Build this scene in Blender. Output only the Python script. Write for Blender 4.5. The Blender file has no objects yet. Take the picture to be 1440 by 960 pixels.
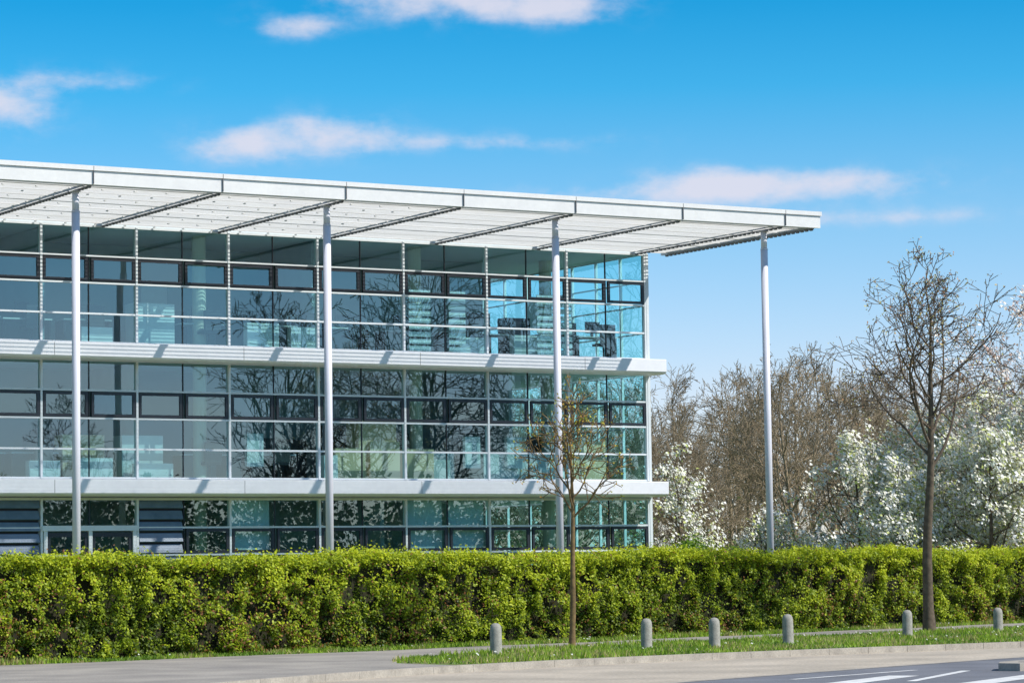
import bpy, math, random
import numpy as np
from mathutils import Matrix, Vector
SC=bpy.context.scene; COL=SC.collection
rad=math.radians
phi=rad(38); el=rad(45)
nx,ny=.515,-.857; dx,dy=.857,.515
sx=math.cos(phi)*nx+math.sin(phi)*dx; sy=math.cos(phi)*ny+math.sin(phi)*dy
sv=Vector((sx*math.cos(el),sy*math.cos(el),math.sin(el)))
# ---------------------------------------------------------------- helpers
def link(ob,parent=None):
    COL.objects.link(ob)
    if parent: ob.parent=parent
    return ob
def empty(name,loc=(0,0,0),rotz=0,parent=None):
    e=bpy.data.objects.new(name,None); e.location=loc; e.rotation_euler=(0,0,rotz); e.empty_display_size=0.3
    return link(e,parent)
def meshobj(name,V,F,mat,parent=None,smooth=False):
    me=bpy.data.meshes.new(name); me.from_pydata([tuple(v) for v in V],[],F); me.update()
    if mat: me.materials.append(mat)
    if smooth: me.polygons.foreach_set('use_smooth',[True]*len(me.polygons))
    return link(bpy.data.objects.new(name,me),parent)
class Boxes:
    def __init__(s): s.V=[];s.F=[]
    def box(s,x0,x1,y0,y1,z0,z1):
        b=len(s.V)
        s.V+=[(x0,y0,z0),(x1,y0,z0),(x1,y1,z0),(x0,y1,z0),(x0,y0,z1),(x1,y0,z1),(x1,y1,z1),(x0,y1,z1)]
        for f in ((0,3,2,1),(4,5,6,7),(0,1,5,4),(1,2,6,5),(2,3,7,6),(3,0,4,7)): s.F.append(tuple(b+i for i in f))
    def cyl(s,x,y,z0,z1,r,n=20,r1=None):
        r1=r if r1 is None else r1; b=len(s.V)
        for z,rr in ((z0,r),(z1,r1)):
            for i in range(n):
                a=2*math.pi*i/n; s.V.append((x+rr*math.cos(a),y+rr*math.sin(a),z))
        for i in range(n):
            j=(i+1)%n; s.F.append((b+i,b+j,b+n+j,b+n+i))
        s.F.append(tuple(b+n+i for i in range(n))); s.F.append(tuple(b+n-1-i for i in range(n)))
    def prism(s,prof,x0,x1):
        b=len(s.V);n=len(prof)
        for x in (x0,x1): s.V+=[(x,y,z) for y,z in prof]
        for i in range(n):
            j=(i+1)%n; s.F.append((b+i,b+j,b+n+j,b+n+i))
        s.F.append(tuple(b+n-1-i for i in range(n))); s.F.append(tuple(b+n+i for i in range(n)))
    def obj(s,name,mat,parent=None): return meshobj(name,s.V,s.F,mat,parent)
def nmat(name):
    m=bpy.data.materials.new(name); m.use_nodes=True; nt=m.node_tree; nt.nodes.clear()
    out=nt.nodes.new('ShaderNodeOutputMaterial'); return m,nt,out
def surf(name,c1,c2=None,scale=4.0,rough=0.6,bump=0.0,metal=0.0,fine=None,spec=0.5,detail=6):
    m,nt,out=nmat(name); p=nt.nodes.new('ShaderNodeBsdfPrincipled'); L=nt.links.new
    p.inputs['Roughness'].default_value=rough; p.inputs['Metallic'].default_value=metal
    p.inputs['Specular IOR Level'].default_value=spec
    tc=nt.nodes.new('ShaderNodeTexCoord'); n=nt.nodes.new('ShaderNodeTexNoise'); n.inputs['Scale'].default_value=scale; n.inputs['Detail'].default_value=detail
    L(tc.outputs['Object'],n.inputs['Vector'])
    r=nt.nodes.new('ShaderNodeValToRGB'); r.color_ramp.elements[0].position=.32; r.color_ramp.elements[1].position=.68
    c2=c2 or tuple(v*.85 for v in c1)
    r.color_ramp.elements[0].color=(*c2,1); r.color_ramp.elements[1].color=(*c1,1)
    L(n.outputs['Fac'],r.inputs['Fac']); col=r.outputs['Color']
    if fine:
        n2=nt.nodes.new('ShaderNodeTexNoise'); n2.inputs['Scale'].default_value=fine[0]; n2.inputs['Detail'].default_value=3
        L(tc.outputs['Object'],n2.inputs['Vector'])
        mr=nt.nodes.new('ShaderNodeMapRange'); mr.inputs['From Min'].default_value=.3; mr.inputs['From Max'].default_value=.7
        mr.inputs['To Min'].default_value=1-fine[1]; mr.inputs['To Max'].default_value=1+fine[1]
        L(n2.outputs['Fac'],mr.inputs['Value'])
        vm=nt.nodes.new('ShaderNodeVectorMath'); vm.operation='SCALE'; L(col,vm.inputs[0]); L(mr.outputs[0],vm.inputs['Scale']); col=vm.outputs[0]
    L(col,p.inputs['Base Color'])
    if bump:
        b=nt.nodes.new('ShaderNodeBump'); b.inputs['Strength'].default_value=bump; b.inputs['Distance'].default_value=.02
        L(n.outputs['Fac'],b.inputs['Height']); L(b.outputs[0],p.inputs['Normal'])
    L(p.outputs[0],out.inputs[0]); return m
def leafmat(name,trans=.35):
    m,nt,out=nmat(name); L=nt.links.new
    at=nt.nodes.new('ShaderNodeAttribute'); at.attribute_name='Col'
    d=nt.nodes.new('ShaderNodeBsdfPrincipled'); d.inputs['Roughness'].default_value=.5; d.inputs['Specular IOR Level'].default_value=.3
    t=nt.nodes.new('ShaderNodeBsdfTranslucent'); mx=nt.nodes.new('ShaderNodeMixShader'); mx.inputs[0].default_value=trans
    L(at.outputs['Color'],d.inputs['Base Color']); L(at.outputs['Color'],t.inputs['Color'])
    L(d.outputs[0],mx.inputs[1]); L(t.outputs[0],mx.inputs[2]); L(mx.outputs[0],out.inputs[0]); return m
rng=np.random.default_rng(7)
_lat=rng.random((64,64,64))
def vnoise(P,scale):
    q=P*scale+1000.0; i=np.floor(q).astype(int); f=q-i; f=f*f*(3-2*f); r=0
    for dx in (0,1):
        for dy in (0,1):
            for dz in (0,1):
                w=(f[:,0] if dx else 1-f[:,0])*(f[:,1] if dy else 1-f[:,1])*(f[:,2] if dz else 1-f[:,2])
                r=r+w*_lat[(i[:,0]+dx)%64,(i[:,1]+dy)%64,(i[:,2]+dz)%64]
    return r
def leaves(name,P,N,size,cols,mat,parent=None,aspect=.6,rnd=.8,seed=1):
    g=np.random.default_rng(seed); n=len(P)
    nn=N+g.normal(0,rnd,(n,3)); nn/=np.linalg.norm(nn,axis=1)[:,None]+1e-9
    a=np.cross(nn,g.normal(0,1,(n,3))); a/=np.linalg.norm(a,axis=1)[:,None]+1e-9
    b=np.cross(nn,a); s=size*(.6+.8*g.random(n)); s=s[:,None]
    a=a*s*.5; b=b*s*.5*aspect
    V=np.empty((n,4,3)); V[:,0]=P-a; V[:,1]=P+b+nn*s*.08; V[:,2]=P+a; V[:,3]=P-b+nn*s*.08
    me=bpy.data.meshes.new(name); me.vertices.add(4*n); me.vertices.foreach_set('co',V.reshape(-1))
    me.loops.add(4*n); me.loops.foreach_set('vertex_index',np.arange(4*n))
    me.polygons.add(n); me.polygons.foreach_set('loop_start',np.arange(0,4*n,4)); me.polygons.foreach_set('loop_total',np.full(n,4))
    at=me.color_attributes.new('Col','FLOAT_COLOR','POINT')
    C=np.ones((n,4,4)); C[:,:,:3]=cols[:,None,:]; at.data.foreach_set('color',C.reshape(-1))
    me.update(); me.validate(); me.materials.append(mat)
    return link(bpy.data.objects.new(name,me),parent)
# ---------------------------------------------------------------- materials
M_white=surf('white_metal',(.80,.79,.77),(.74,.73,.72),1.5,.45,fine=(9,.03))
M_blade=surf('louvre_metal',(.80,.80,.80),(.74,.74,.75),1.5,.5)
M_ledge=surf('ledge_metal',(.84,.84,.87),(.79,.79,.83),.8,.4,fine=(6,.03))
M_col=surf('column_paint',(.76,.75,.82),(.70,.69,.76),1.2,.4)
M_alu=surf('aluminium_frame',(.74,.78,.80),(.66,.70,.72),2,.4)
M_dark=surf('dark_frame',(.025,.03,.04),(.02,.022,.028),2,.4)
M_beam=surf('beam_metal',(.20,.20,.21),(.16,.16,.17),2,.5)
M_purl=surf('purlin_metal',(.72,.72,.72),(.66,.66,.66),2,.5)
M_joint=surf('joint_dark',(.2,.2,.21),(.16,.16,.17),2,.7)
M_int=surf('interior_wall',(.36,.45,.45),(.17,.25,.27),.35,.8)
M_floor=surf('interior_floor',(.24,.25,.25),(.18,.19,.19),.5,.8)
M_ceil=surf('interior_ceiling',(.70,.75,.75),(.64,.7,.7),.5,.8)
M_beige=surf('beige_furniture',(.80,.58,.36),(.70,.50,.30),1.5,.6)
M_whitef=surf('white_furniture',(.74,.75,.74),(.64,.65,.64),1.5,.6)
M_darkf=surf('dark_furniture',(.03,.035,.04),(.05,.05,.05),1.5,.5)
M_blind=surf('blind_fabric',(.76,.78,.78),(.68,.70,.70),2,.8)
M_conc=surf('bollard_concrete',(.40,.385,.34),(.27,.26,.23),7,.9,bump=.3,fine=(40,.15))
M_kerb=surf('kerb_concrete',(.44,.40,.34),(.31,.28,.24),3,.9,bump=.2,fine=(30,.15))
M_pave=surf('pavement',(.38,.345,.30),(.24,.22,.20),.7,.9,bump=.1,fine=(25,.18),detail=9)
M_strip=surf('parking_strip',(.53,.46,.37),(.36,.315,.255),.5,.9,bump=.1,fine=(18,.2),detail=9)
M_asph=surf('asphalt',(.19,.195,.22),(.135,.14,.16),.7,.85,bump=.15,fine=(40,.2))
M_paint=surf('road_paint',(.82,.82,.81),(.6,.6,.59),5,.7)
M_grassg=surf('grass_ground',(.12,.20,.03),(.17,.16,.06),1.3,.95,bump=.4,fine=(22,.4))
M_bark=surf('bark',(.17,.13,.09),(.08,.06,.045),9,.95,bump=.5)
M_barkb=surf('bark_young',(.26,.17,.07),(.13,.085,.04),9,.9,bump=.4)
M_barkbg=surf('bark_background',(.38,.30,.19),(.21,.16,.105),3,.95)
M_leaf=leafmat('leaf_hedge',.38); M_petal=leafmat('petal',.3)
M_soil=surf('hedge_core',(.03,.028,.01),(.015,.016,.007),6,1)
def glassmat(name,tint,gmin,bump):
    m,nt,out=nmat(name); L=nt.links.new
    tr=nt.nodes.new('ShaderNodeBsdfTransparent'); tr.inputs[0].default_value=(*tint,1)
    gl=nt.nodes.new('ShaderNodeBsdfGlossy'); gl.inputs['Roughness'].default_value=.0; gl.inputs[0].default_value=(.72,.93,1,1)
    mx=nt.nodes.new('ShaderNodeMixShader')
    fr=nt.nodes.new('ShaderNodeLayerWeight'); fr.inputs['Blend'].default_value=.5
    pw=nt.nodes.new('ShaderNodeMath'); pw.operation='POWER'; pw.inputs[1].default_value=5; L(fr.outputs['Facing'],pw.inputs[0])
    mr=nt.nodes.new('ShaderNodeMapRange'); mr.inputs['To Min'].default_value=gmin; mr.inputs['To Max'].default_value=1
    L(pw.outputs[0],mr.inputs['Value']); L(mr.outputs[0],mx.inputs[0])
    tc=nt.nodes.new('ShaderNodeTexCoord'); n=nt.nodes.new('ShaderNodeTexNoise'); n.inputs['Scale'].default_value=1.1; n.inputs['Detail'].default_value=0
    L(tc.outputs['Object'],n.inputs['Vector']); b=nt.nodes.new('ShaderNodeBump'); b.inputs['Strength'].default_value=bump; b.inputs['Distance'].default_value=.02
    L(n.outputs['Fac'],b.inputs['Height']); L(b.outputs[0],gl.inputs['Normal'])
    L(tr.outputs[0],mx.inputs[1]); L(gl.outputs[0],mx.inputs[2]); L(mx.outputs[0],out.inputs[0]); return m
M_glass=glassmat('facade_glass',(.60,.86,.87),.16,.05)
M_glass2=glassmat('side_glass',(.62,.98,1),.06,.03)
# ---------------------------------------------------------------- ground (hedge frame s,o)
H0=np.array([-10.0,56.2]); T=np.array([.677,.736]); HN=np.array([-.736,.677])
def W(s,o): p=H0+T*s+HN*o; return (float(p[0]),float(p[1]))
KERB=[(-120,-62),(-60,-37),(-20,-18.5),(-5,-12),(0,-10.4),(5.9,-9.9),(11,-10.5),(17.4,-11.7),(25,-13.2),(60,-19),(160,-36)]
ASPH=[(-120,-66),(-60,-41),(-20,-22),(-3,-17.2),(6,-15.9),(12.6,-15.1),(20,-15.2),(27,-15.9),(60,-20.6),(160,-37.5)]
def resample(pl,step):
    out=[]
    for (a,b),(c,e) in zip(pl[:-1],pl[1:]):
        n=max(1,int(abs(c-a)/step))
        out+=[(a+(c-a)*i/n,b+(e-b)*i/n) for i in range(n)]
    return out+[pl[-1]]
def smooth(pl,k=3):
    a=np.array(resample(pl,1.0))
    for _ in range(k):
        b=a.copy(); b[1:-1]=(a[:-2]+2*a[1:-1]+a[2:])/4; a=b
    return [tuple(x) for x in a]
KERB=smooth(KERB,6); ASPH=smooth(ASPH,6)
def strip2(name,A,B,z,mat):
    sA=np.array(A); ss=sA[:,0]; sb=np.array(B); ob=np.interp(ss,sb[:,0],sb[:,1])
    V=[];F=[]
    for i,s in enumerate(ss):
        V.append((*W(s,sA[i,1]),z)); V.append((*W(s,ob[i]),z))
        if i: F.append((2*i-2,2*i-1,2*i+1,2*i))
    return meshobj(name,V,F,mat)
meshobj('ground',[(-3000,-1500,-.108),(3000,-1500,-.108),(3000,4500,-.108),(-3000,4500,-.108)],[(0,1,2,3)],M_grassg)
strip2('lawn',KERB,[(-120,330),(160,330)],0,M_grassg)
strip2('road',KERB,[(s,o-40) for s,o in KERB],-.104,M_asph)
strip2('parking_strip',KERB,ASPH,-.100,M_strip)
strip2('road_gutter',ASPH,[(s,o-.22) for s,o in ASPH],-.0995,M_kerb)
TIP=2.9
VB=[(TIP,-8.0),(4.2,-6.6),(6,-5.6),(8,-4.7),(11,-3.9),(15,-3.5),(30,-3.4),(60,-3.5),(160,-4)]
pav_s=sorted(set([s for s,o in KERB]+[s for s,o in VB]))
K=np.array(KERB); VBa=np.array(VB)
V=[];F=[];k=0
for s in pav_s:
    lo=np.interp(s,K[:,0],K[:,1]) if s<TIP else np.interp(s,VBa[:,0],VBa[:,1])
    hi=-1.0-.35*math.sin(s*.13)-.15*math.sin(s*.9)
    V+=[(*W(s,hi),.004),(*W(s,lo),.004)]
    if k: F.append((2*k-2,2*k-1,2*k+1,2*k))
    k+=1
meshobj('pavement',V,F,M_pave)
kb=Boxes()
kp=[np.array(W(s,o)) for s,o in KERB if -40<s<80]
for a,b in zip(kp[:-1],kp[1:]):
    t=(b-a); l=np.linalg.norm(t); t=t/l; nn=np.array([-t[1],t[0]]); a2=a+t*.006; b2=b-t*.006
    bb=len(kb.V)
    for z in (-.104,.022):
        for p in (a2,b2,b2-nn*.14,a2-nn*.14): kb.V.append((p[0],p[1],z))
    for f in ((0,3,2,1),(4,5,6,7),(0,1,5,4),(1,2,6,5),(2,3,7,6),(3,0,4,7)): kb.F.append(tuple(bb+i for i in f))
kb.obj('kerb',M_kerb)
def linemark(a,b,w,z=-.0998):
    a=np.array(a);b=np.array(b);t=(b-a)/np.linalg.norm(b-a);n_=np.array([-t[1],t[0]])*w/2
    pts=[tuple(a-n_),tuple(b-n_),tuple(b+n_),tuple(a+n_)]
    return meshobj('road_marking',[(x,y,z) for x,y in pts],[(0,1,2,3)],M_paint)
linemark((4.25,45.3),(6.6,48.6),.12)
linemark((4.3,42.4),(6.1,46.2),.5)
linemark((5.9,43.9),(7.35,48.0),.16)
linemark((6.6,42.6),(8.9,47.2),.5)
isl=[(7.55,46.9),(7.85,46.6),(9.5,47.8),(12.5,50.6),(12.0,52.2),(9.4,50.3),(7.7,47.6)]
isl=[(x+.3,y+.9) for x,y in isl]
V=[(x,y,-.104) for x,y in isl]+[(x,y,.02) for x,y in isl]; n_=len(isl)
F=[(i,(i+1)%n_,n_+(i+1)%n_,n_+i) for i in range(n_)]+[tuple(n_+i for i in range(n_))]
isle=meshobj('traffic_island',V,F,M_kerb)
c0=np.mean(isl,axis=0)
meshobj('paving',[tuple(c0+(np.array(p)-c0)*.8)+(.024,) for p in isl],[tuple(range(n_))],M_pave,isle)
# ---------------------------------------------------------------- grass blades
def grass():
    g=np.random.default_rng(3); pts=[]
    n=26000
    s=g.uniform(-6,46,n); o=g.uniform(-1.6,.25,n); ok=o>(-1.0-.35*np.sin(s*.13)-.15*np.sin(s*.9)-.12*g.random(n)); pts.append(np.c_[s[ok],o[ok]])
    n=90000
    s=g.uniform(TIP,46,n); hi=np.interp(s,VBa[:,0],VBa[:,1]); lo=np.interp(s,K[:,0],K[:,1])+.02
    o=g.uniform(-16,-3,n); ok=(o<hi+.1*g.random(n))&(o>lo); pts.append(np.c_[s[ok],o[ok]])
    q=np.vstack(pts); m=len(q); P=np.zeros((m,3)); P[:,:2]=H0+q[:,:1]*T+q[:,1:]*HN
    nz=vnoise(P,.9); nz2=vnoise(P,3.1)
    keep=g.random(m)<.35+.9*nz2; P=P[keep]; nz=nz[keep]; nz2=nz2[keep]; m=len(P)
    h=(.035+.07*g.random(m))*(.6+nz)
    an=g.uniform(0,math.pi,m); w=np.c_[np.cos(an),np.sin(an),np.zeros(m)]*(.012+.012*g.random(m))[:,None]
    lean=np.c_[g.normal(0,.03,m),g.normal(0,.03,m),h]
    Vv=np.empty((m,3,3)); Vv[:,0]=P-w; Vv[:,1]=P+w; Vv[:,2]=P+lean
    base=np.array([.28,.42,.04]); dry=np.array([.48,.44,.17]); dk=np.array([.14,.25,.025])
    t=g.random(m)[:,None]; c=base*(.7+.6*t); c=np.where((nz2+g.normal(0,.12,m)>.66)[:,None],dry*(.6+.6*t),c); c=np.where((nz+g.normal(0,.1,m)<.35)[:,None],dk*(.8+.6*t),c)
    me=bpy.data.meshes.new('grass'); me.vertices.add(3*m); me.vertices.foreach_set('co',Vv.reshape(-1))
    me.loops.add(3*m); me.loops.foreach_set('vertex_index',np.arange(3*m)); me.polygons.add(m)
    me.polygons.foreach_set('loop_start',np.arange(0,3*m,3)); me.polygons.foreach_set('loop_total',np.full(m,3))
    at=me.color_attributes.new('Col','FLOAT_COLOR','POINT'); C=np.ones((m,3,4)); C[:,:,:3]=c[:,None,:]; at.data.foreach_set('color',C.reshape(-1))
    me.update(); me.validate(); me.materials.append(M_leaf); link(bpy.data.objects.new('grass',me))
    idx=g.choice(m,260,replace=False); Q=P[idx]+[0,0,.075]
    leaves('daisies',Q,np.zeros_like(Q)+[.3,-.3,1],.045,np.tile(np.array([[.9,.9,.85]]),(len(Q),1))*(.8+.2*g.random((len(Q),1))),M_petal,None,rnd=.3,aspect=1)
grass()
# ---------------------------------------------------------------- hedge
def hedge():
    root=empty('hedge'); S0,S1=-8,52; HH=1.93; D=1.3
    def top(s): return HH+.05*np.sin(s*.7)+.04*np.sin(s*1.9+1)
    V=[];F=[];ss=np.linspace(S0,S1,160)
    for i,s in enumerate(ss):
        t=float(top(s))
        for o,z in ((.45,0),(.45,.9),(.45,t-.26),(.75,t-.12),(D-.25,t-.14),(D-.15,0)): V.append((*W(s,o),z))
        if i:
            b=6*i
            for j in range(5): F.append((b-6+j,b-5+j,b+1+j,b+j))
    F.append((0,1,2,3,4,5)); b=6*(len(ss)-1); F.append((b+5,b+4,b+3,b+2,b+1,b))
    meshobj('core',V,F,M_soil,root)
    g=np.random.default_rng(11)
    n=290000; s=g.uniform(S0+.2,S1-6,n); z=g.uniform(.0,1,n)*1.97; P0=np.c_[s,np.zeros(n),z]
    lump=vnoise(P0,1.5)*.45+vnoise(P0,3.4)*.55; fine=vnoise(P0,7.5)
    t=top(s)+.18*(vnoise(np.c_[s,s*0,s*0],2.3)-.5)
    gap=np.exp(-((s-29.6)/.22)**2)*.35
    dep=-.10+.80*np.clip(.76-lump,0,1)+.30*fine*g.random(n)+.03*g.normal(0,1,n)+gap
    hol=vnoise(P0+50,4.2)
    ok=(z<t)&(g.random(n)<np.clip(1.28-2.8*np.clip(hol-.47,0,1)*2,.12,1))
    s,z,dep,lump,fine=s[ok],z[ok],dep[ok],lump[ok],fine[ok]; m=len(s)
    P=np.zeros((m,3)); P[:,:2]=H0+s[:,None]*T+dep[:,None]*HN; P[:,2]=z
    N=np.tile(np.array([-HN[0],-HN[1],.6]),(m,1))
    n2=120000; s2=g.uniform(S0+.2,S1-6,n2); o2=g.uniform(.02,D,n2)**1.2; P2=np.c_[s2,o2,np.zeros(n2)]
    l2=vnoise(P2,1.8)*.5+vnoise(P2,5)*.5
    z2=top(s2)-.18+.36*l2+.05*g.normal(0,1,n2)-.12*np.clip(.25-o2,0,1)*3*g.random(n2)
    shoot=g.random(n2)<.07; z2=z2+shoot*g.random(n2)*.18
    Q=np.zeros((n2,3)); Q[:,:2]=H0+s2[:,None]*T+o2[:,None]*HN; Q[:,2]=z2
    N2=np.tile(np.array([-HN[0]*.5,-HN[1]*.5,1.0]),(n2,1))
    A=np.vstack([P,Q]); NN=np.vstack([N,N2]); lum=np.r_[lump,l2]; zz=A[:,2]; m=len(A)
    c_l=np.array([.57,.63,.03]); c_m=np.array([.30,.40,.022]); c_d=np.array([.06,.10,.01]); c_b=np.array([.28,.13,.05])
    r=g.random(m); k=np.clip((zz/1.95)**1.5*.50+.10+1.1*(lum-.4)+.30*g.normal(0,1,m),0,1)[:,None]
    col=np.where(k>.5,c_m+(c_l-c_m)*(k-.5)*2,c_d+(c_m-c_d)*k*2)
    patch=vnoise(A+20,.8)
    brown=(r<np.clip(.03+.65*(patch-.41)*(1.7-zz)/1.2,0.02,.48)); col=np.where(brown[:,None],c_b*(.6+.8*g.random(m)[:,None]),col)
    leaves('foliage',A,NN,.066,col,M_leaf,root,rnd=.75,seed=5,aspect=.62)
hedge()
# ---------------------------------------------------------------- trees
def gen_tree(seed,height,tr_r,clear,n0=8,levels=4,ang=(35,65),ratio=.62,up=.25,wig=.12,lean=(0,0),kids=(6,5,4),minr=.004,len0=.42,rr0=(.45,.62)):
    R=random.Random(seed); V=[];F=[];tips=[];pts=[]
    def tube(P,Rr,ns):
        b0=len(V); n=len(P)
        for i,(p,r) in enumerate(zip(P,Rr)):
            t=(P[min(i+1,n-1)]-P[max(i-1,0)]).normalized()
            a=t.cross(Vector((.31,.57,.76))).normalized(); b=t.cross(a)
            for k in range(ns):
                w=2*math.pi*k/ns; V.append(tuple(p+(a*math.cos(w)+b*math.sin(w))*r))
        for i in range(n-1):
            for k in range(ns):
                k2=(k+1)%ns; F.append((b0+i*ns+k,b0+i*ns+k2,b0+(i+1)*ns+k2,b0+(i+1)*ns+k))
    def rv(): return Vector((R.gauss(0,1),R.gauss(0,1),R.gauss(0,1)))
    def branch(p,dirn,L,r,lev):
        ns=(8,5,4,3,3,3)[min(lev,5)]; seg=max(3,min(9,int(L/.22))) if lev<3 else 3
        P=[p.copy()];Rr=[r];d_=dirn.normalized(); re=max(minr,r*(.35 if lev else .5))
        for i in range(seg):
            d_=(d_+rv()*wig*(1 if lev else .25)+Vector((0,0,up*(.35 if lev else .6)))*(1/seg if lev>1 else .6)).normalized()
            P.append(P[-1]+d_*L/seg); Rr.append(r+(re-r)*((i+1)/seg))
        tube(P,Rr,ns)
        if lev>=2: pts.extend(P[1:])
        if lev>=levels-1: tips.append(P[-1])
        if lev>=levels: return
        nk=kids[min(lev-1,len(kids)-1)] if lev else n0
        for i in range(nk):
            f=(.25+.75*(i+R.random()*.8)/nk) if lev else 0
            f=min(f,.98); x=f*seg; j=int(x); q=P[j].lerp(P[min(j+1,seg)],x-j); rr=Rr[j]+(Rr[min(j+1,seg)]-Rr[j])*(x-j)
            t=(P[min(j+1,seg)]-P[j]).normalized(); side=t.cross(rv()).normalized(); an=rad(R.uniform(*ang))
            branch(q,t*math.cos(an)+side*math.sin(an),L*ratio*(1.15-.5*f)*R.uniform(.75,1.2),max(minr,rr*R.uniform(.5,.72)),lev+1)
    n=12; P=[Vector((0,0,-.05))];Rr=[tr_r*1.35]; d_=Vector((lean[0],lean[1],1)).normalized()
    for i in range(n):
        d_=(d_+Vector((R.gauss(0,.03),R.gauss(0,.03),.06))).normalized(); P.append(P[-1]+d_*(height*.82)/n); Rr.append(tr_r*(1-.8*((i+1)/n)**1.2)+.006 if i else tr_r)
    tube(P,Rr,10)
    for i in range(n0):
        h=clear+(height*.80-clear)*((i+R.random()*.7)/n0); x=h/(height*.82)*n; j=min(int(x),n-1); q=P[j].lerp(P[j+1],x-j); rr=Rr[j]+(Rr[j+1]-Rr[j])*(x-j)
        a=i*2.399+R.uniform(-.4,.4); an=rad(R.uniform(*ang)); k=(h-clear)/(height-clear)
        L=height*len0*(1-.55*k)*R.uniform(.85,1.15)
        branch(q,Vector((math.cos(a)*math.sin(an),math.sin(a)*math.sin(an),math.cos(an))),L,max(minr*1.5,rr*R.uniform(*rr0)),1)
    branch(P[-1],Vector((R.gauss(0,.1),R.gauss(0,.1),1)),height*.2,Rr[-1],1)
    return V,F,[tuple(t) for t in tips],[tuple(t) for t in pts]
def tree_mesh(name,V,F,mat):
    me=bpy.data.meshes.new(name); me.from_pydata(V,[],F); me.update(); me.materials.append(mat)
    me.polygons.foreach_set('use_smooth',[True]*len(me.polygons)); return me
def budcols(n,cols,seed):
    g=np.random.default_rng(seed); c=np.array(cols); return c[g.integers(0,len(c),n)]*(.75+.5*g.random((n,1)))
def around(pts,k,sp,seed):
    g=np.random.default_rng(seed); p=np.repeat(np.array(pts),k,axis=0); return p+g.normal(0,sp,p.shape)
SVN=np.array(sv)
tr=empty('young_tree',(1.2,63.3,0))
V,F,tips,pts=gen_tree(23,5.5,.065,2.7,n0=11,levels=3,ang=(28,60),len0=.27,kids=(5,4),up=.3,wig=.17,minr=.010,lean=(-.025,0),rr0=(.5,.75))
link(bpy.data.objects.new('trunk_and_branches',tree_mesh('young_tree_wood',V,F,M_barkb)),tr)
P=around(tips,3,.035,1); leaves('buds',P,np.zeros_like(P)+SVN,.052,budcols(len(P),[(.6,.48,.06),(.48,.5,.07),(.55,.3,.06)],1),M_petal,tr,rnd=1,seed=2)
tr=empty('bare_street_tree',(10.3,73.0,0))
V,F,tips,pts=gen_tree(5,9.0,.14,4.0,n0=13,levels=4,ang=(38,68),len0=.35,kids=(5,4,3),up=.28,wig=.14,minr=.0085)
link(bpy.data.objects.new('trunk_and_branches',tree_mesh('street_tree_wood',V,F,M_bark)),tr)
P=around(tips,2,.04,3); leaves('buds',P,np.zeros_like(P)+SVN,.06,budcols(len(P),[(.62,.44,.2),(.58,.52,.15),(.52,.27,.14)],3),M_petal,tr,rnd=1,seed=4)
bgm=[];bgd=[]
for i in range(4):
    V,F,tips,pts=gen_tree(40+i,10.5,.13,1.6,n0=15,levels=4,ang=(25,58),len0=.36,kids=(6,4,3),up=.35,wig=.12,minr=.011)
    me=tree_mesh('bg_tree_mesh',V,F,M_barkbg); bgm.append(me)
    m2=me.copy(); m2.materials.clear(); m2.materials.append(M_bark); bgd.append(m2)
R=random.Random(9)
root=empty('distant_trees')
def place(me,x,y,sc,parent,nm='tree'):
    o=bpy.data.objects.new(nm,me); o.location=(x,y,-.05); o.rotation_euler=(0,0,R.uniform(0,6.28)); o.scale=(sc*R.uniform(.9,1.15),sc*R.uniform(.9,1.15),sc); link(o,parent)
for row,(yy,n,sc) in enumerate(((112,15,.82),(124,18,.95),(140,20,1.06),(160,21,1.15),(185,22,1.25))):
    for i in range(n):
        f=-.10+.42*(i+R.uniform(-.3,.3))/n
        place(bgm[R.randrange(4)],f*yy,yy+R.uniform(-4,5),sc*R.uniform(.78,1.1),root)
root2=empty('roadside_trees')
for x,y,s in ((30,36,.7),(34,43,.9),(39,51,1.35),(43,56,1.55),(48,60,1.5),(53,63,1.5),(58,67,1.55),(64,70,1.4),(70,75,1.4),(52,45,1.1),(62,54,1.4),(74,64,1.4),(82,76,1.4),(70,84,1.2)):
    place(bgd[R.randrange(4)],x,y,s,root2)
def belt(name,a,b,wd,h,n,size,cols,seed,mat):
    g=np.random.default_rng(seed); t=g.random(n); a=np.array(a);b=np.array(b); d_=(b-a)/np.linalg.norm(b-a); nn=np.array([-d_[1],d_[0]])
    P=np.zeros((n,3)); P[:,:2]=a+(b-a)*t[:,None]+nn*(g.normal(0,wd,n))[:,None]
    hh=h*(.45+.9*vnoise(np.c_[P[:,0],P[:,1],P[:,0]*0],.22)); P[:,2]=hh*g.random(n)**.8
    leaves(name,P,np.zeros_like(P)+[0,0,.3],size,budcols(n,cols,seed),mat,None,rnd=1,seed=seed,aspect=.8)
belt('roadside_shrubs',(34,20),(116,103),2.5,6.0,60000,.30,[(.05,.08,.02),(.09,.08,.04),(.04,.06,.02)],31,M_leaf)
belt('distant_shrubs',(-20,150),(75,150),5,4.5,22000,.35,[(.20,.18,.10),(.27,.22,.14),(.14,.17,.06)],32,M_leaf)
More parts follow.
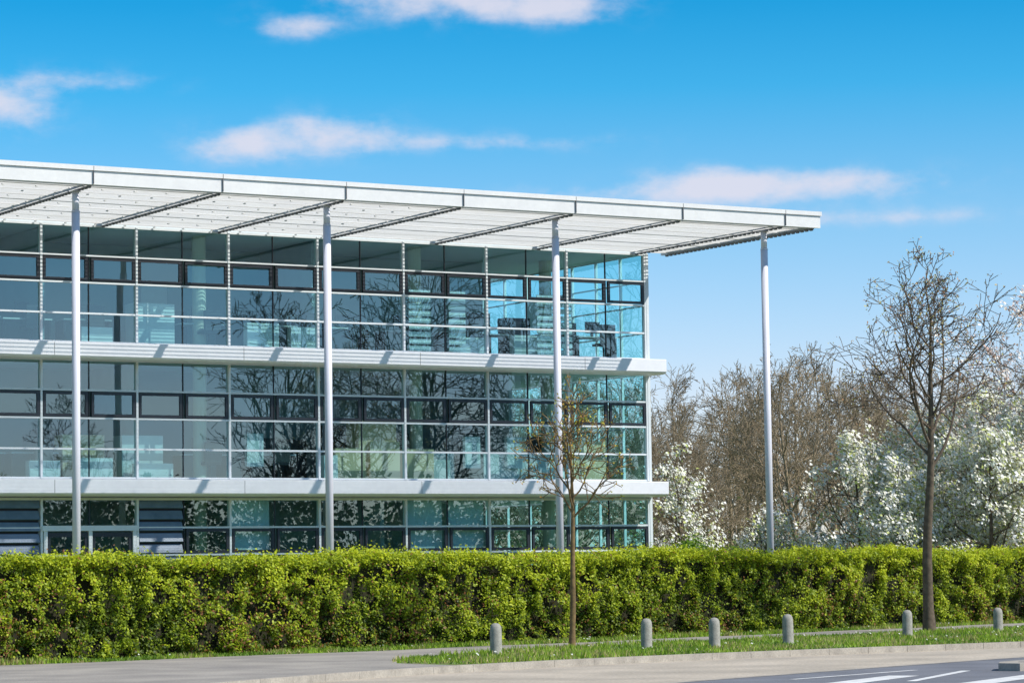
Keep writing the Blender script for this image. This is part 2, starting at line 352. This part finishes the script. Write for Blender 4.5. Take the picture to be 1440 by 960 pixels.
def blossom(seed,h,loc,clear=1.0,dens=5,cols=((.97,.95,.82),(.93,.92,.72),(.98,.96,.88),(.97,.95,.84),(.55,.60,.2)),thr=.33,sz=.105):
    e=empty('blossoming_tree',loc)
    V,F,tips,pts=gen_tree(seed,h,.09,clear,n0=12,levels=3,ang=(35,75),len0=.5,kids=(6,5),up=.18,wig=.15,minr=.007)
    link(bpy.data.objects.new('trunk_and_branches',tree_mesh('blossom_wood',V,F,M_bark)),e)
    g=np.random.default_rng(seed); pp=np.array(pts); keep=vnoise(pp,1.3)+g.normal(0,.08,len(pp))>thr; pp=pp[keep]
    P=around(pp,dens,.10,seed); c=budcols(len(P),cols,seed); c=np.minimum(c*1.1,.98)
    leaves('blossom',P,np.zeros_like(P)+SVN,sz,c,M_petal,e,rnd=.4,seed=seed,aspect=.95)
blossom(61,5.8,(11.6,97,0),1.4,8,thr=.38)
blossom(62,6.2,(13.6,95,0),1.2,11)
blossom(63,7.0,(15.4,97,0),1.2,12)
blossom(64,6.8,(17.2,96,0),1.3,12)
blossom(65,10.2,(17.6,92,0),3.0,6,((.95,.8,.72),(.95,.9,.84),(.6,.42,.35)))
blossom(66,5.2,(5.7,101,0),.5,5,thr=.43)
blossom(67,6.4,(20.5,97,0),1.2,8)
blossom(68,5.6,(14.6,90,0),1.0,10)
blossom(69,4.8,(12.2,91,0),.8,10)
blossom(70,6.2,(16.4,91,0),1.0,10)
blossom(71,3.6,(8.2,98,0),.5,5,thr=.45)
def shrub(loc,rx,rz,seed,cols):
    g=np.random.default_rng(seed); n=9000; v=g.normal(0,1,(n,3)); v/=np.linalg.norm(v,axis=1)[:,None]; v[:,2]=abs(v[:,2])
    r=.75+.35*vnoise(v+seed,2.5)+.05*g.normal(0,1,n); P=v*r[:,None]*np.array([rx,rx,rz])+np.array(loc)
    leaves('evergreen_shrub',P,v,.08,budcols(n,cols,seed),M_leaf,None,seed=seed)
shrub((4.9,80.5,0),.95,2.5,3,[(.2,.38,.03),(.3,.46,.05),(.12,.22,.02)])
shrub((6.1,81.6,0),.7,2.35,4,[(.2,.38,.03),(.3,.46,.05),(.12,.22,.02)])
# ---------------------------------------------------------------- building
B=empty('office_building',(4.2,86.3,0),rad(31))
U0=-.3; MOD=1.36; NM=28; UL=U0-MOD*NM; UR=-.18; DEP=14
ZT=[10.97,10.15,9.43,8.61,7.83]; ZM=[7.40,6.57,5.83,5.02,4.24]; ZG=[3.72,2.94,2.21,1.2,.12]
u=lambda k:U0-MOD*k
fr=Boxes(); dk=Boxes(); gV=[];gF=[]; sV=[];sF=[]; gr=random.Random(4)
def pane(x0,x1,z0,z1,y=.03,side=None):
    t=[gr.uniform(-.0045,.0045) for _ in range(2)]
    if side is None:
        b=len(gV); gV.extend([(x0,y+t[0],z0),(x1,y-t[0],z0),(x1,y-t[0]+t[1],z1),(x0,y+t[0]+t[1],z1)]); gF.append((b,b+1,b+2,b+3))
    else:
        b=len(sV); sV.extend([(side,x0,z0),(side,x1,z0),(side,x1,z1),(side,x0,z1)]); sF.append((b,b+1,b+2,b+3))
for zi,Z in enumerate((ZT,ZM,ZG)):
    for k in range(0,NM+1):
        w=.03
        if k%2==0: fr.box(u(k)-w,u(k)+w,-.05,.10,Z[-1],Z[0])
        else: dk.box(u(k)-.010,u(k)+.010,.0,.06,Z[-1],Z[0])
    for j,z in enumerate(Z):
        if 0<j<4: fr.box(UL,u(0),-.035 ,.08,z-.024,z+.024)
    fr.box(UL,u(0),-.03,.12,Z[0]-.05,Z[0]+.01); fr.box(UL,u(0),-.03,.12,Z[-1]-.01,Z[-1]+.04)
    for k in range(NM):
        for j in range(4):
            if zi==2 and (k in (14,11)): continue
            if zi==2 and k in (12,13) and j>=1: continue
            if j==1: continue
            pane(u(k+1),u(k),Z[j+1],Z[j])
        if zi==2 and k in (14,11,12,13): continue
        x0,x1=u(k+1)+.05,u(k)-.05; z0,z1=Z[2]+.04,Z[1]-.04; f=.075
        dk.box(x0,x1,-.05,.02,z0,z0+f); dk.box(x0,x1,-.05,.02,z1-f,z1)
        dk.box(x0,x0+f,-.05,.02,z0+f,z1-f); dk.box(x1-f,x1,-.05,.02,z0+f,z1-f)
        pane(x0+f,x1-f,z0+f,z1-f,-.015)
fr.box(u(0)+.03,UR,-.06,.14,.1,10.98)
fr.obj('curtain_wall_frames',M_alu,B)
sd=Boxes()
for Z in (ZT,ZM,ZG):
    for k in range(1,11):
        sd.box(UR-.10,UR-.02,k*MOD-.03,k*MOD+.03,Z[-1],Z[0])
    for z in Z: sd.box(UR-.08,UR-.03,.14,DEP,z-.02,z+.02)
    for k in range(10):
        for j in range(4): pane(k*MOD+.14,(k+1)*MOD,Z[j+1],Z[j],side=UR-.05)
sd.obj('side_wall_frames',M_alu,B)
lv=Boxes()
for k in (14,11):
    x0,x1=u(k+1)+.05,u(k)-.05
    z=.15
    while z<3.5:
        lv.prism([(-.02,z),(-.06,z+.02),(.03,z+.24),(.06,z+.24)],x0,x1); z+=.3
lv.obj('louvre_panels',surf('louvre_blue',(.16,.24,.34),(.10,.16,.24),2,.12),B)
bk=Boxes(); bk.box(u(15)+.03,u(14)-.03,.15,.2,.1,3.7); bk.box(u(12)+.03,u(11)-.03,.15,.2,.1,3.7); bk.obj('louvre_backing',M_dark,B)
dr=Boxes(); dr.box(u(14),u(12),-.10,.1,2.86,3.0)
for x in (u(14)+.1,u(13),u(12)-.1): dr.box(x-.05,x+.05,-.08,.08,.1,2.86)
dr.obj('entrance_door_frame',M_alu,B)
dd=Boxes()
for x0,x1 in ((u(14)+.16,u(13)-.06),(u(13)+.06,u(12)-.16)):
    for p in ((x0,x1,.15,.3),(x0,x1,2.7,2.82),(x0,x0+.09,.3,2.7),(x1-.09,x1,.3,2.7)): dd.box(p[0],p[1],-.03,.03,p[2],p[3])
    pane(x0+.09,x1-.09,.3,2.7,0)
dd.obj('entrance_door',M_dark,B)
meshobj('glazing',gV,gF,M_glass,B)
meshobj('side_glazing',sV,sF,M_glass2,B)
dk.obj('window_frames',M_dark,B)
for i,(zt) in enumerate((7.77,4.19)):
    lg=Boxes(); lg.prism([(-.03,zt),(-.03,zt-.43),(-.80,zt-.43),(-.90,zt-.40),(-.95,zt-.36),(-.95,zt-.015),(-.935,zt)],UL,-.19)
    lg.obj('floor_ledge_%d'%(i+1),M_ledge,B)
    jt=Boxes()
    for k in range(2,NM,4): jt.box(u(k)-.006,u(k)+.006,-.953,-.94,zt-.36,zt-.02)
    jt.obj('ledge_joints_%d'%(i+1),M_joint,B)
sl=Boxes(); sl.box(UL,UR-.12,.13,DEP,3.74,4.22); sl.box(UL,UR-.12,.13,DEP,7.42,7.81); sl.box(UL,UR,.0,DEP,10.985,11.30)
sl.obj('floor_slabs',M_ceil,B)
fl=Boxes(); fl.box(UL,UR-.12,.13,DEP,4.224,4.23); fl.box(UL,UR-.12,.13,DEP,7.814,7.82); fl.box(UL,UR-.12,.13,DEP,.0,.11); fl.obj('floor_finish',M_floor,B)
wl=Boxes(); wl.box(UL,-3.4,4.2,4.35,.11,10.97); wl.box(UL,UR,DEP,DEP+.2,.0,11.3); wl.box(UL-.2,UL,0,DEP,0,11.3)
for x,z0,z1 in ((-10.9,7.83,10.97),(-19.0,7.83,10.97),(-4.5,4.24,7.4),(-16.3,4.24,7.4),(-9.0,.11,3.72),(-13.5,.11,3.72)):
    wl.box(x,x+.12,.9 if z0>1 else .5,4.19,z0,z1)
wl.obj('interior_walls',M_int,B)
ic=Boxes()
for x in (-34.6,-27.8,-21,-14.2,-7.4,-1.9):
    for z0,z1 in ((.11,3.73),(4.235,7.41),(7.825,10.98)): ic.cyl(x,1.25 if x<-3 else 3.0,z0,z1,.19,18)
ic.obj('interior_columns',surf('interior_column',(.7,.65,.52),(.65,.6,.48),1,.7),B)
fb={'b':Boxes(),'w':Boxes(),'d':Boxes(),'n':Boxes()}; rf=random.Random(14)
def desk(x,y,z):
    fb['w'].box(x,x+1.4,y,y+.7,z+.70,z+.74); fb['d'].box(x+.02,x+.06,y+.05,y+.65,z,z+.70); fb['d'].box(x+1.34,x+1.38,y+.05,y+.65,z,z+.70)
    fb['d'].box(x+.45,x+.95,y+.3,y+.34,z+.86,z+1.2); fb['d'].box(x+.66,x+.74,y+.33,y+.37,z+.74,z+.88)
    fb['d'].box(x+.45,x+.95,y-.55,y-.48,z+.5,z+1.05); fb['d'].box(x+.45,x+.95,y-.5,y-.05,z+.43,z+.5); fb['d'].cyl(x+.7,y-.28,z,z+.43,.03,8)
for zf in (.115,4.235,7.825):
    x=-37
    while x<-1.8:
        t=rf.random()
        if t<.5: desk(x,rf.uniform(.9,1.4),zf)
        elif t<.8: 
            h=rf.choice((.8,1.2,1.7)); fb['b' if rf.random()<.5 else 'w'].box(x,x+1.2,rf.uniform(.5,.9),1.4,zf,zf+h)
        if rf.random()<.4: fb['w'].box(x+.2,x+rf.uniform(.6,1.3),.35,.6,zf,zf+rf.uniform(.35,.75))
        if rf.random()<.4: fb['d'].box(x+.2,x+1.1,3.2,3.6,zf,zf+rf.uniform(1,1.9))
        if rf.random()<.3: fb['w'].box(x+.1,x+.9,4.12,4.18,zf+1.2,zf+2.1)
        x+=rf.uniform(1.3,2.1)
for x in (-10.4,-9.3,-8.2):
    fb['b'].box(x,x+.95,.5,.9,4.235,4.235+rf.choice((1.1,1.5,.9)))
for x in (-13.2,-6.3,-4.9): fb['w'].box(x,x+.5,.35,.5,4.6,5.5)
for x,w in ((-8.2,.7),(-6.9,.55),(-3.95,1.2)):
    for i in range(9): fb['n'].box(x,x+w,.15,.17,7.9+i*.2,8.04+i*.2)
for k in (4,5,9,17): fb['n'].box(u(k+1)+.08,u(k)-.08,.2,.215,2.2,3.68)
fb['b'].obj('shelves',M_beige,B); fb['w'].obj('cabinets',M_whitef,B); fb['d'].obj('desk_chairs_and_monitors',M_darkf,B); fb['n'].obj('window_blinds',M_blind,B)
# canopy
cp=Boxes(); CR=.6; CL=UL-1; ZS=10.97
cp.prism([(-7.5,ZS),(-7.5,ZS+.33),(-7.42,ZS+.33),(-7.42,ZS)],CL,CR)
cp.prism([(-7.54,ZS+.335),(-7.54,ZS+.45),(-7.3,ZS+.45),(-7.3,ZS+.335)],CL,CR+.03)
cp.box(CR-.08,CR,-7.415,.3,ZS+.02,ZS+.33); cp.box(CR-.1,CR+.03,-7.295,.3,ZS+.335,ZS+.45)
cp.obj('canopy_fascia',M_white,B)
jt=Boxes()
BE=[-.6-3.4*i for i in range(12)]
for x in BE: jt.box(x-.006,x+.006,-7.545,-7.4,ZS+.01,ZS+.44)
jt.obj('fascia_joints',M_joint,B)
bl=Boxes(); y=-7.33
while y<-.06:
    bl.box(CL,CR-.09,y-.005,y+.005,ZS+.03,ZS+.058); y+=.08
bl.obj('canopy_louvre_blades',M_blade,B)
pu=Boxes()
for i in range(8): y=-6.9+i*.93; pu.box(CL,CR-.2,y-.012,y+.012,ZS+.012,ZS+.028)
x=CL+.3
while x<-11:
    for i in range(8): y=-6.9+i*.93+.3; pu.box(x-.025,x+.025,y-.03,y+.03,ZS+.0,ZS+.028)
    x+=.85
pu.obj('canopy_purlins',M_purl,B)
bm=Boxes()
for x in BE+[CR-.13]:
    bm.box(x-.03,x+.03,-7.38,-.02,ZS+.07,ZS+.25)
    y=-7.3
    while y<-.1:
        bm.box(x-.03,x+.03,y,y+.10,ZS-.055,ZS+.003); y+=.21
    bm.box(x-.02,x+.02,-7.35,-.02,ZS-.025,ZS+.004)
bm.obj('canopy_beams',M_beam,B)
for i in range(6):
    x=-.68-6.8*i; c=Boxes(); c.cyl(x,-6.6,0.0,ZS-.55,.098,28); c.cyl(x,-6.6,ZS-.545,ZS-.07,.084,28); c.cyl(x,-6.6,ZS-.56,ZS-.54,.104,28); c.cyl(x,-6.6,0,.03,.2,28); c.box(x-.12,x+.12,-6.72,-6.48,ZS-.068,ZS-.058)
    o=c.obj('canopy_column_%d'%(i+1),M_col,B)
    for p in o.data.polygons:
        if len(p.vertices)==4 and abs(p.normal.z)<.3: p.use_smooth=True
# ---------------------------------------------------------------- bollards
def bollard(x,y,h,tilt):
    prof=[(0.125,-.02),(.125,.03),(.118,.06),(.116,h-.13),(.108,h-.075),(.088,h-.035),(.055,h-.01),(.001,h)]
    V=[];F=[];n=20
    for r,z in prof:
        for i in range(n): w=2*math.pi*i/n; V.append((r*math.cos(w),r*math.sin(w),z))
    for j in range(len(prof)-1):
        for i in range(n): k=(i+1)%n; F.append((j*n+i,j*n+k,(j+1)*n+k,(j+1)*n+i))
    o=meshobj('bollard',V,F,M_conc,None,True); o.location=(x,y,0); o.rotation_euler=(rad(tilt),rad(-tilt*.7),0)
for i,(x,y,h) in enumerate(((-.4,57.7,.62),(2.7,60.8,.62),(4.1,60.6,.62),(5.8,62.5,.64),(9.0,67.4,.62),(11.7,71.1,.59))): bollard(x,y,h,(.6,-1,.4,1,-.5,.8)[i])
# ---------------------------------------------------------------- sun & sky
sun=bpy.data.lights.new('sun','SUN'); sun.energy=5.0; sun.angle=rad(.5); sun.color=(1,.955,.88)
so=link(bpy.data.objects.new('sun',sun)); so.rotation_euler=sv.to_track_quat('Z','Y').to_euler(); so.location=(30,0,40)
w=bpy.data.worlds.new('World'); SC.world=w; w.use_nodes=True; nt=w.node_tree; nt.nodes.clear(); L=nt.links.new
out=nt.nodes.new('ShaderNodeOutputWorld'); bg=nt.nodes.new('ShaderNodeBackground'); bg.inputs['Strength'].default_value=.10; L(bg.outputs[0],out.inputs[0])
sk=nt.nodes.new('ShaderNodeTexSky'); sk.sky_type='NISHITA'; sk.sun_disc=False; sk.sun_elevation=el; sk.sun_rotation=math.atan2(sx,sy); sk.altitude=100; sk.air_density=1; sk.dust_density=.3; sk.ozone_density=2
tc=nt.nodes.new('ShaderNodeTexCoord'); sep=nt.nodes.new('ShaderNodeSeparateXYZ'); L(tc.outputs['Generated'],sep.inputs[0])
def mth(op,a,b=None,c=None):
    n=nt.nodes.new('ShaderNodeMath'); n.operation=op
    for i,v in enumerate((a,b,c)):
        if v is None: continue
        if isinstance(v,(int,float)): n.inputs[i].default_value=v
        else: L(v,n.inputs[i])
    return n.outputs[0]
az=mth('ARCTAN2',sep.outputs[0],sep.outputs[1]); elv=mth('ARCSINE',sep.outputs[2])
rp=nt.nodes.new('ShaderNodeValToRGB'); L(mth('MULTIPLY',elv,2.0),rp.inputs['Fac'])
cr=rp.color_ramp; K3=1/3.
cr.elements[0].position=0; cr.elements[0].color=(1.25*K3,1.3*K3,1.6*K3,1); cr.elements[1].position=1; cr.elements[1].color=(1.0*K3,1.1*K3,1.15*K3,1)
for p,c in ((.12,(1.35,1.34,1.64)),(.24,(.78,1.24,1.55)),(.33,(.22,1.12,1.52)),(.39,(.07,.98,1.42)),(.55,(.3,1.05,1.4))):
    e=cr.elements.new(p); e.color=(*[v*K3 for v in c],1)
sc3=nt.nodes.new('ShaderNodeVectorMath'); sc3.operation='SCALE'; sc3.inputs['Scale'].default_value=3; L(rp.outputs[0],sc3.inputs[0])
mul=nt.nodes.new('ShaderNodeMix'); mul.data_type='RGBA'; mul.blend_type='MULTIPLY'; mul.inputs['Factor'].default_value=1
L(sk.outputs[0],mul.inputs['A']); L(sc3.outputs[0],mul.inputs['B'])
blobs=[(-.02,.1975,.04,.008,1.),(.02,.1925,.02,.0055,.85),(-.073,.187,.014,.004,.8),(-.176,.160,.019,.009,1.),(-.145,.168,.025,.004,.45),(-.093,.1465,.018,.006,.9),(-.062,.1505,.022,.0065,1.0),(-.01,.147,.045,.0035,.45),(.068,.1305,.022,.0065,1.05),(.11,.1305,.038,.0055,.85),(.03,.129,.045,.0035,.4),(.125,.119,.05,.0035,.4)]
tot=None
for bx_,by_,bw,bh,am in blobs:
    X=mth('DIVIDE',mth('SUBTRACT',az,bx_),bw); Y=mth('DIVIDE',mth('SUBTRACT',elv,by_),bh)
    e=mth('MULTIPLY',mth('EXPONENT',mth('MULTIPLY',mth('ADD',mth('MULTIPLY',X,X),mth('MULTIPLY',Y,Y)),-1)),am)
    tot=e if tot is None else mth('ADD',tot,e)
cv=nt.nodes.new('ShaderNodeCombineXYZ'); L(az,cv.inputs[0]); L(mth('MULTIPLY',elv,1.7),cv.inputs[1])
nz=nt.nodes.new('ShaderNodeTexNoise'); nz.inputs['Scale'].default_value=48; nz.inputs['Detail'].default_value=7; nz.inputs['Roughness'].default_value=.58; L(cv.outputs[0],nz.inputs['Vector'])
dens=mth('ADD',mth('MULTIPLY',tot,.85),mth('MULTIPLY',mth('SUBTRACT',nz.outputs['Fac'],.5),1.9))
mr=nt.nodes.new('ShaderNodeMapRange'); mr.interpolation_type='SMOOTHSTEP'; mr.inputs['From Min'].default_value=-.05; mr.inputs['From Max'].default_value=1.1; L(dens,mr.inputs['Value'])
fac=mth('MULTIPLY',mr.outputs[0],mth('MINIMUM',mth('MULTIPLY',tot,2),.85))
mx=nt.nodes.new('ShaderNodeMix'); mx.data_type='RGBA'; mx.clamp_factor=True; L(fac,mx.inputs['Factor']); L(mul.outputs['Result'],mx.inputs['A']); mx.inputs['B'].default_value=(7.8,7.6,8.6,1)
L(mx.outputs['Result'],bg.inputs['Color'])
# ---------------------------------------------------------------- camera
cd=bpy.data.cameras.new('Camera'); cam=link(bpy.data.objects.new('Camera',cd)); cd.sensor_width=36; cd.lens=102.5; cd.clip_start=.5; cd.clip_end=8000
Rm=Matrix.Rotation(rad(90+4.53),4,'X')@Matrix.Rotation(rad(-.83),4,'Z'); cam.matrix_world=Matrix.Translation((0,0,1.6))@Rm
SC.camera=cam
SC.view_settings.view_transform='Standard'; SC.view_settings.look='None'; SC.view_settings.exposure=0
